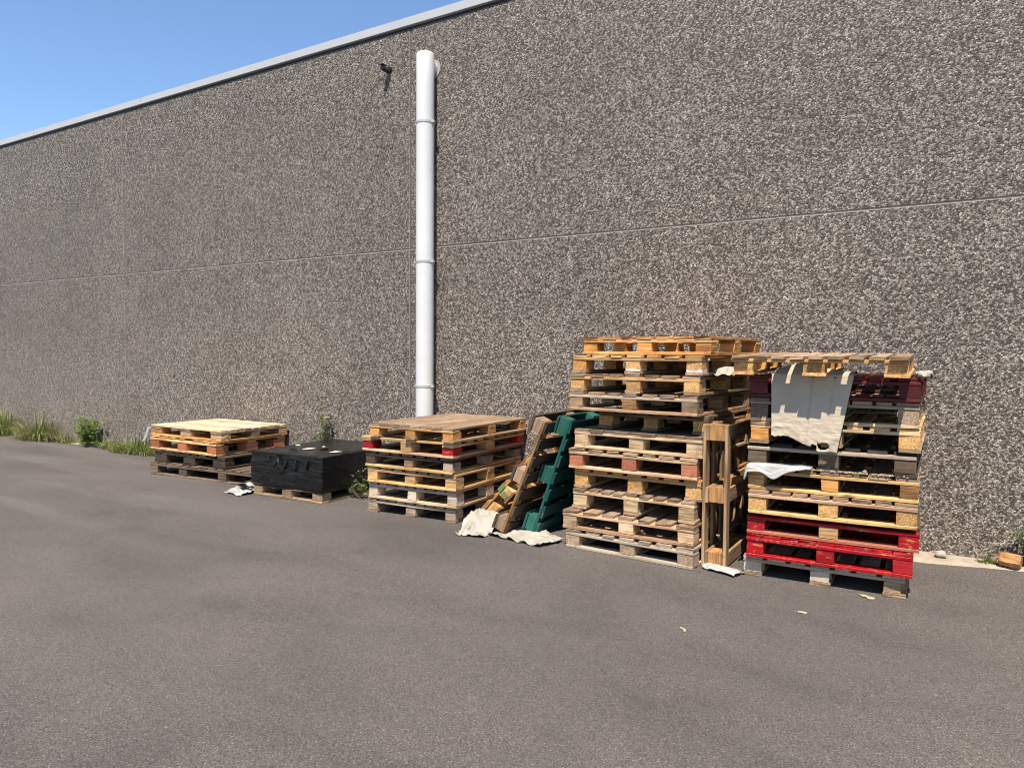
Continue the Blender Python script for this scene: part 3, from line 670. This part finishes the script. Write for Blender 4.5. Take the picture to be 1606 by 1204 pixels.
# foam sheet over the corner of the littered pallet
def foam(u, v):
    x = -1.215 + 0.44*u
    over = max(0, v-0.45)/0.55
    drop = (0.045*(1-u)**0.6 + 0.055*math.exp(-((u-0.48)/0.14)**2))*over
    y = 5.06 - 0.155*min(1, v/0.45) - 0.02*over - 0.01*crump(u, v, 4, 3)*over
    z = 0.754 + 0.012*nn(u, v, 4, 1) - drop - 0.004
    if u < 0.12: 
        t = (0.12-u)/0.12; z -= 0.085*t*t; x += 0.03*t
    if u > 0.75: y += 0.03*(u-0.75)/0.25*over
    return Vector((x, y - 0.0, max(z, 0.652)))
sheet('foam_sheet', foam, 40, 24, MAT['rag'], 0.010, 'white foam sheet draped over the left corner of the littered yellow pallet', 'foam sheet')

# bark litter on that pallet's front edge
bm = bmesh.new(); rng = random.Random(8)
for k in range(170):
    x = rng.uniform(-0.86, -0.22); y = 4.925 + (x+1.168)*0.04 + abs(rng.gauss(0, 0.014)) + 0.004
    s = rng.uniform(0.004, 0.013); z = 0.7355
    r_ = Matrix.Rotation(rng.uniform(0, 6.3), 4, 'Z')
    vs = bmesh.ops.create_icosphere(bm, subdivisions=1, radius=s, matrix=Matrix.Translation((x, y, z + s*0.4)) @ r_ @ Matrix.Diagonal((1.8, 0.9, 0.5, 1)))['verts']
    for v in vs: v.co += Vector((rng.uniform(-.25, .25), rng.uniform(-.25, .25), rng.uniform(-.25, .25)))*s
for (x, y, h_) in ((-0.47, 4.957, 0.035), (-0.255, 4.966, 0.02)):
    vs = bmesh.ops.create_icosphere(bm, subdivisions=1, radius=0.016, matrix=Matrix.Translation((x, y, 0.735+h_/2)) @ Matrix.Diagonal((0.8, 0.7, h_/0.03, 1)))['verts']
    for v in vs: v.co += Vector((rng.uniform(-.004, .004), rng.uniform(-.004, .004), rng.uniform(-.004, .004)))
tag(link('bark_litter', bm, MAT['bark']), 'crumbs of bark litter along the front edge of the yellow pallet', 'litter', kind='stuff')

# ------------------------------------------------------------------ white sheets and rags on the ground
def ground_sheet(name, label, cat, quad, hfun, mat, nu=20, nv=16, thick=0.002, seed=0.0, edge=0.03, jit=0.5):
    jr = random.Random(int(seed*10)+3)
    A, B, C_, D = [Vector((p[0], p[1], 0)) for p in quad]    # front-left, front-right, back-right, back-left
    def fn(u, v):
        if 0.01 < u < 0.99 and 0.01 < v < 0.99: u += jr.uniform(-jit, jit)/nu; v += jr.uniform(-jit, jit)/nv
        p = (A*(1-u) + B*u)*(1-v) + (D*(1-u) + C_*u)*v
        e = min(u, v, 1-u, 1-v)
        p.x += edge*nn(u, v, 5, seed)*(1 - min(1, e*3)); p.y += edge*nn(u, v, 6, seed+9)*(1-min(1, e*3))
        p.z = 0.006 + max(0, hfun(u, v))
        return p
    return sheet(name, fn, nu, nv, mat, thick, label, cat, smooth=False)
ground_sheet('crumpled_sheet', 'crumpled white plastic sheet heaped on the asphalt under the orange brown broken pallet', 'plastic sheet',
    ((-3.41, 4.70), (-3.17, 4.74), (-3.20, 5.16), (-3.60, 5.20)),
    lambda u, v: 0.125*(max(0, v-0.05)**0.9)*(1-0.5*abs(u-0.45)) * (1 if v < .8 else 1-(v-.8)*1.5) + 0.070*crump(u, v, 1.9, 2) + 0.022*crump(u, v, 4.2, 4) + 0.004*crump(u, v, 11, 6) - 0.02*(1-min(1, min(u, v, 1-u)*8)), MAT['cloth'], seed=3)
ground_sheet('flat_sheet', 'dirty white sheet spread on the asphalt beneath the leaning pallets', 'plastic sheet',
    ((-3.20, 4.84), (-2.66, 4.74), (-2.57, 5.0), (-3.16, 5.35)),
    lambda u, v: 0.010 + 0.030*crump(u*1.6, v, 2.6, 6) + 0.012*crump(u*1.3, v, 7, 1) + 0.018*max(0, u-0.55)*max(0, .6-v), MAT['cloth'], 30, 18, seed=5, edge=0.05)
ground_sheet('white_rag', 'white plastic rag caught under the foot of the upright brown pallet', 'rag',
    ((-1.455, 4.885), (-1.215, 4.80), (-1.175, 4.925), (-1.47, 5.04)),
    lambda u, v: 0.006 + 0.020*crump(u*1.5, v*0.8, 2.2, 3) + 0.012*math.sin(math.pi*v), MAT['rag'], 18, 8, 0.002, seed=8, edge=0.02)
ground_sheet('torn_sheet', 'torn white sheet with black smears lying left of the wrapped load', 'plastic sheet',
    ((-6.43, 4.80), (-6.16, 4.76), (-6.14, 5.0), (-6.62, 5.30)),
    lambda u, v: 0.03*max(0, v-0.2) + 0.030*crump(u, v*0.8, 2.8, 7) + 0.012*crump(u, v, 7, 2), MAT['rag'], 16, 14, 0.002, seed=12, edge=0.05)
ts = bpy.data.objects['torn_sheet']
for k, pts in enumerate(([(-6.44, 4.96), (-6.30, 4.92), (-6.26, 4.98), (-6.40, 5.04)], [(-6.50, 5.02), (-6.42, 4.99), (-6.40, 5.06), (-6.49, 5.09)], [(-6.30, 4.97), (-6.20, 4.95), (-6.19, 5.0), (-6.28, 5.03)])):
    s_ = scrap('film_strip', None, None, pts, 0.052, MAT['film'], parent=ts)

# hanging film on the low far stack, fluff on the right stack, white plastic on the tallest stack
def strip(u, v): return Vector((-8.34 - 0.11*v + 0.075*(u-0.5)*(1-0.4*v) + 0.01*nn(u, v, 5), 5.17 + 0.012*nn(u, v, 4, 3), 0.535 - 0.19*v + 0.01*u))
sheet('film_strip', strip, 6, 14, MAT['rag'], 0.001, 'torn translucent white film strip hanging off the left end of the low far stack', 'film strip')
def tuft(u, v):
    a_ = 6.2832*u; r_ = math.sin(math.pi*v)*(1 + 0.5*nn(math.cos(a_), math.sin(a_)+v, 2.2, 3))
    return Vector((-0.172 + 0.048*r_*math.cos(a_), 4.985 + 0.06*r_*math.sin(a_), 1.364 - 0.020*math.cos(math.pi*v) + 0.030*nn(math.cos(a_), math.sin(a_)+2*v, 3.1, 1)*math.sin(math.pi*v)))
sheet('fibre_tuft', tuft, 26, 16, MAT['cloth'], 0.001, 'crumpled white fibre tuft on the right end of the maroon pallet', 'fibre tuft')
def plast(u, v): return Vector((-1.47 + 0.15*u, 5.10 + 0.30*v, 1.352 + 0.035*max(0, crump(u, v, 2.2, 5)) + 0.02*math.sin(math.pi*u)*math.sin(math.pi*v) - 0.03*(1-v)*(1 if v < .2 else 0)))
sheet('plastic_scrap', plast, 20, 24, MAT['cloth'], 0.002, 'white plastic scrap tucked inside the white splashed pallet of the tallest stack', 'plastic scrap')

# ------------------------------------------------------------------ chips, stone and timber lump
def flake(label, pts, h=0.006):
    bm = bmesh.new(); vs = [bm.verts.new((x, y, 0.004 + h*rng.random())) for x, y in pts]
    c = bm.verts.new((sum(p[0] for p in pts)/len(pts), sum(p[1] for p in pts)/len(pts), 0.006 + h))
    for i in range(len(vs)): bm.faces.new((vs[i], vs[(i+1) % len(vs)], c))
    bmesh.ops.recalc_face_normals(bm, faces=bm.faces[:])
    o = link('dry_leaf', bm, MAT['chipbit']); o.modifiers.new('thickness', 'SOLIDIFY').thickness = 0.002
    tag(o, label, 'leaf', 'dry leaves on the asphalt')
flake('yellow dry leaf lying in front of the right stack, the largest of three', [(-0.475, 4.885), (-0.452, 4.850), (-0.432, 4.842), (-0.418, 4.822), (-0.386, 4.832), (-0.380, 4.862), (-0.408, 4.856), (-0.430, 4.872), (-0.440, 4.900)])
flake('thin pale leaf lying on open asphalt between the other two leaves', [(-0.742, 4.368), (-0.735, 4.350), (-0.69, 4.352), (-0.688, 4.366)])
flake('small pale forked leaf lying nearest to the camera on open asphalt', [(-1.232, 3.765), (-1.226, 3.742), (-1.208, 3.738), (-1.196, 3.712), (-1.186, 3.722), (-1.195, 3.746), (-1.212, 3.754)])
def rock(name, loc, rad, scale, mat, label, cat, seed, rot=0.0):
    bm = bmesh.new(); bmesh.ops.create_icosphere(bm, subdivisions=3, radius=1)
    for v in bm.verts:
        d = 1 + 0.25*noise.noise(v.co*1.3 + Vector((seed, 0, 0))) + 0.08*noise.noise(v.co*4)
        v.co = Vector((v.co.x*scale[0], v.co.y*scale[1], v.co.z*scale[2]))*d*rad
    zmin = min(v.co.z for v in bm.verts)
    o = link(name, bm, mat, loc=(loc[0], loc[1], loc[2]-zmin-0.003), smooth=True); o.rotation_euler.z = rot
    return tag(o, label, cat)
rock('stone', (-0.062, 6.07, 0.016), 0.034, (1.2, 0.9, 0.75), MAT['stone'], 'small pale stone on the sandy footing beside the right stack', 'stone', 3)
# lump of timber: rounded short log
bm = newbm(); n = 14; ringz = []
tl = bm.faces.layers.float['tone']
for i, (t, r_) in enumerate(((0, 0.042), (0.012, 0.052), (0.05, 0.057), (0.10, 0.056), (0.14, 0.053), (0.152, 0.044))):
    ringz.append([bm.verts.new((t-0.076, r_*1.1*math.cos(6.2832*k/n)*(1+0.30*noise.noise(Vector((k*.9, i*.5, 2)))), r_*math.sin(6.2832*k/n)*(1+0.28*noise.noise(Vector((k*.7, i*.5, 5)))))) for k in range(n)])
fs = [bm.faces.new((ringz[i][k], ringz[i][(k+1) % n], ringz[i+1][(k+1) % n], ringz[i+1][k])) for i in range(5) for k in range(n)]
fs += [bm.faces.new(ringz[0]), bm.faces.new(ringz[-1])]
bmesh.ops.recalc_face_normals(bm, faces=fs)
uvl = bm.loops.layers.uv['UVMap']
for f in fs:
    f[tl] = 1.05
    for lp in f.loops: lp[uvl].uv = (lp.vert.co.x, lp.vert.co.y + lp.vert.co.z)
o = link('timber_lump', bm, W['brown'], loc=(0.355, 6.06, 0.062)); o.rotation_euler = (0.1, 0.02, R(-14)); o.scale = (0.86, 0.86, 0.86)
tag(o, 'short orange brown timber lump lying on the footing at the right edge', 'timber lump')

# ------------------------------------------------------------------ weeds
def blade(bm, base, d, length, width, droop, tone):
    tl = bm.faces.layers.float['tone']; prev = None; side = Vector((-d.y, d.x, 0))
    if side.length < 1e-3: side = Vector((1, 0, 0))
    side.normalize(); N = 4
    for i in range(N+1):
        t = i/N; p = base + d*(length*t); p.z -= droop*length*t*t
        w_ = width*(1-t**1.6)*0.5 + 0.0004
        cur = [bm.verts.new(p - side*w_), bm.verts.new(p + side*w_)]
        if prev: f = bm.faces.new((prev[0], prev[1], cur[1], cur[0])); f[tl] = tone
        prev = cur
def leafquad(bm, p, d, length, width, nrm, tone):
    tl = bm.faces.layers.float['tone']; s = d.cross(nrm).normalized()
    pts = [p, p + d*length*0.35 + s*width*0.5, p + d*length*0.75 + s*width*0.36, p + d*length - nrm*length*0.15, p + d*length*0.75 - s*width*0.36, p + d*length*0.35 - s*width*0.5]
    m_ = p + d*length*0.5 - nrm*width*0.12
    vs = [bm.verts.new(q) for q in pts]; c = bm.verts.new(m_)
    for i in range(6): f = bm.faces.new((vs[i], vs[(i+1) % 6], c)); f[tl] = tone
def inside(p): return Vector((p.x, min(p.y, WALL_Y-0.012), max(p.z, 0.006)))
def clampwall(bm, loc):
    for v in bm.verts:
        if v.co.y + loc[1] > WALL_Y-0.01: v.co.y = WALL_Y-0.01-loc[1]
        if v.co.z + loc[2] < 0.004: v.co.z = 0.004-loc[2]
def grass_clump(loc, rad, h, nb, label, seed, dry=0.25):
    rng = random.Random(seed); o = empty('grass_clump', loc=loc); tag(o, label, 'grass clump', 'weeds along the wall')
    for nm, mat, cnt, hh in (('green_blades', 'grass', int(nb*(1-dry)), 1.0), ('dry_blades', 'drygrass', int(nb*dry), 1.1)):
        bm = newbm()
        for k in range(cnt):
            a_ = rng.uniform(0, 6.283); r_ = rad*rng.random()**0.7
            b0 = Vector((r_*math.cos(a_)*1.0, r_*math.sin(a_)*0.35, 0))
            lean = rng.uniform(0.05, 1.05)
            aa = a_ + rng.gauss(0, 0.7)
            d = Vector((math.cos(aa)*lean, math.sin(aa)*lean*0.6 - 0.1, 1)).normalized()
            blade(bm, b0, d, h*hh*rng.uniform(0.35, 1.0)*(1-0.45*(r_/rad)**2), rng.uniform(0.008, 0.022), rng.uniform(0.15, 1.0), rng.uniform(0.6, 1.25))
        clampwall(bm, loc); link(nm, bm, MAT[mat], o)
    return o
def leaf_weed(name, loc, rad, h, ns, label, seed, mat='leaf', lsize=0.045, flowers=0, lean=(0, 0), cat='weed', perstem=16):
    rng = random.Random(seed); o = empty(name, loc=loc); tag(o, label, cat, 'weeds along the wall')
    bl, bs, bf = newbm(), newbm(), newbm(); tl = bs.faces.layers.float['tone']; tips = []
    for k in range(ns):
        a_ = rng.uniform(0, 6.283); sp_ = rad*rng.random()**0.6
        b0 = Vector((rng.gauss(0, rad*0.25), rng.gauss(0, rad*0.12), 0)); top = Vector((sp_*math.cos(a_)+lean[0], sp_*math.sin(a_)*0.5+lean[1], h*rng.uniform(0.55, 1.0)*(1-0.35*sp_/rad)))
        N = 6; prev = None
        for i in range(N+1):
            t = i/N; p = b0.lerp(top, t) + Vector((0.015*math.sin(3*t+k), 0.012*math.cos(2.3*t+k), 0))
            r_ = 0.0035*(1-0.7*t)
            cur = [bs.verts.new(p + Vector((r_*math.cos(q*2.094), r_*math.sin(q*2.094), 0))) for q in range(3)]
            if prev:
                for q in range(3): f = bs.faces.new((prev[q], prev[(q+1) % 3], cur[(q+1) % 3], cur[q])); f[tl] = rng.uniform(.8, 1.1)
            prev = cur
        tips.append(top)
        for i in range(perstem):
            t = rng.uniform(0.12, 1.0); p = b0.lerp(top, t); aa = rng.uniform(0, 6.283)
            d = Vector((math.cos(aa), math.sin(aa), rng.uniform(-0.2, 0.7))).normalized()
            nrm = (Vector((0, 0, 1)) + Vector((rng.gauss(0, .4), rng.gauss(0, .4), 0))); nrm = (nrm - d*nrm.dot(d)).normalized()
            leafquad(bl, p, d, lsize*rng.uniform(0.5, 1.25)*(1.15-0.5*t), lsize*rng.uniform(0.25, 0.5), nrm, rng.uniform(0.6, 1.3))
    for b_ in (bl, bs): clampwall(b_, loc)
    link('leaves', bl, MAT[mat], o); link('stems', bs, MAT['stem'], o)
    if flowers:
        tips.sort(key=lambda q: -q.z)
        for tp in tips[:flowers]:
            bf = newbm()
            for i in range(12):
                aa = i*0.52; d = Vector((math.cos(aa), math.sin(aa), 0.35)).normalized()
                leafquad(bf, tp + Vector((0, 0, 0.004)), d, 0.022, 0.012, Vector((0, 0, 1)), 1.0)
            clampwall(bf, loc); link('flower_head', bf, MAT['flower'], o)
    return o
grass_clump((-13.95, 6.00, 0.01), 0.36, 0.80, 480, 'tall grass clump at the left picture edge by the wall', 21, 0.15)
grass_clump((-12.75, 5.98, 0.01), 0.50, 0.70, 700, 'large pale seedy grass clump second from the left along the wall', 22, 0.4)
grass_clump((-12.0, 6.03, 0.01), 0.26, 0.30, 170, 'low sparse grass tuft right of the large pale clump', 23, 0.4)
leaf_weed('broadleaf_weed', (-11.25, 6.00, 0.01), 0.38, 0.62, 30, 'bushy bright green broadleaf weed at the foot of the wall', 24, 'leaf', 0.075, perstem=26)
grass_clump((-10.72, 6.02, 0.01), 0.32, 0.32, 260, 'short grass tuft right of the broadleaf weed', 25, 0.3)
grass_clump((-10.0, 5.99, 0.01), 0.55, 0.40, 760, 'wide fresh green grass clump nearest the low far stack on its left', 26, 0.15)
grass_clump((-9.20, 6.02, 0.01), 0.40, 0.20, 300, 'grass clump partly hidden behind the left end of the low far stack', 27, 0.2)
leaf_weed('flowering_weed', (-6.27, 6.05, 0.01), 0.17, 0.92, 18, 'tall weed with yellow flowers rising behind the wrapped load', 28, 'sage', 0.075, flowers=6, lean=(-0.03, 0), perstem=34)
leaf_weed('flowering_weed', (-6.72, 6.07, 0.01), 0.13, 0.62, 6, 'lower thin weed with one yellow flower left of the taller flowering weed', 29, 'sage', 0.045, flowers=1, perstem=10)
leaf_weed('straggly_weed', (-5.10, 5.42, 0.0), 0.34, 0.42, 17, 'straggly grey green weed between the wrapped load and the middle stack', 30, 'sage', 0.06, lean=(-0.14, -0.05), perstem=12)
leaf_weed('broadleaf_weed', (0.53, 6.10, 0.01), 0.22, 0.36, 16, 'leafy green weed behind the timber lump at the right edge', 31, 'sage', 0.06, perstem=18)
grass_clump((0.23, 6.10, 0.01), 0.07, 0.10, 60, 'small grass tuft just left of the timber lump', 32, 0.1)
# thin verge of short blades along the far footing
rng = random.Random(44); bm = newbm()
for k in range(1300):
    x = rng.uniform(-22, -8.6); y = foot_edge(x) + 0.02 + rng.random()*0.10
    if noise.noise(Vector((x*1.2, 0, 0))) < -0.15: continue
    aa = rng.uniform(0, 6.28); l_ = rng.uniform(0.1, 0.6)
    blade(bm, Vector((x, y, 0.008)), Vector((math.cos(aa)*l_, math.sin(aa)*l_*.6-.1, 1)).normalized(), rng.uniform(0.03, 0.12), 0.008, 0.3, rng.uniform(.6, 1.2))
clampwall(bm, (0, 0, 0))
tag(link('grass_verge', bm, MAT['grass']), 'sparse short grass along the foot of the wall', 'grass', kind='stuff')
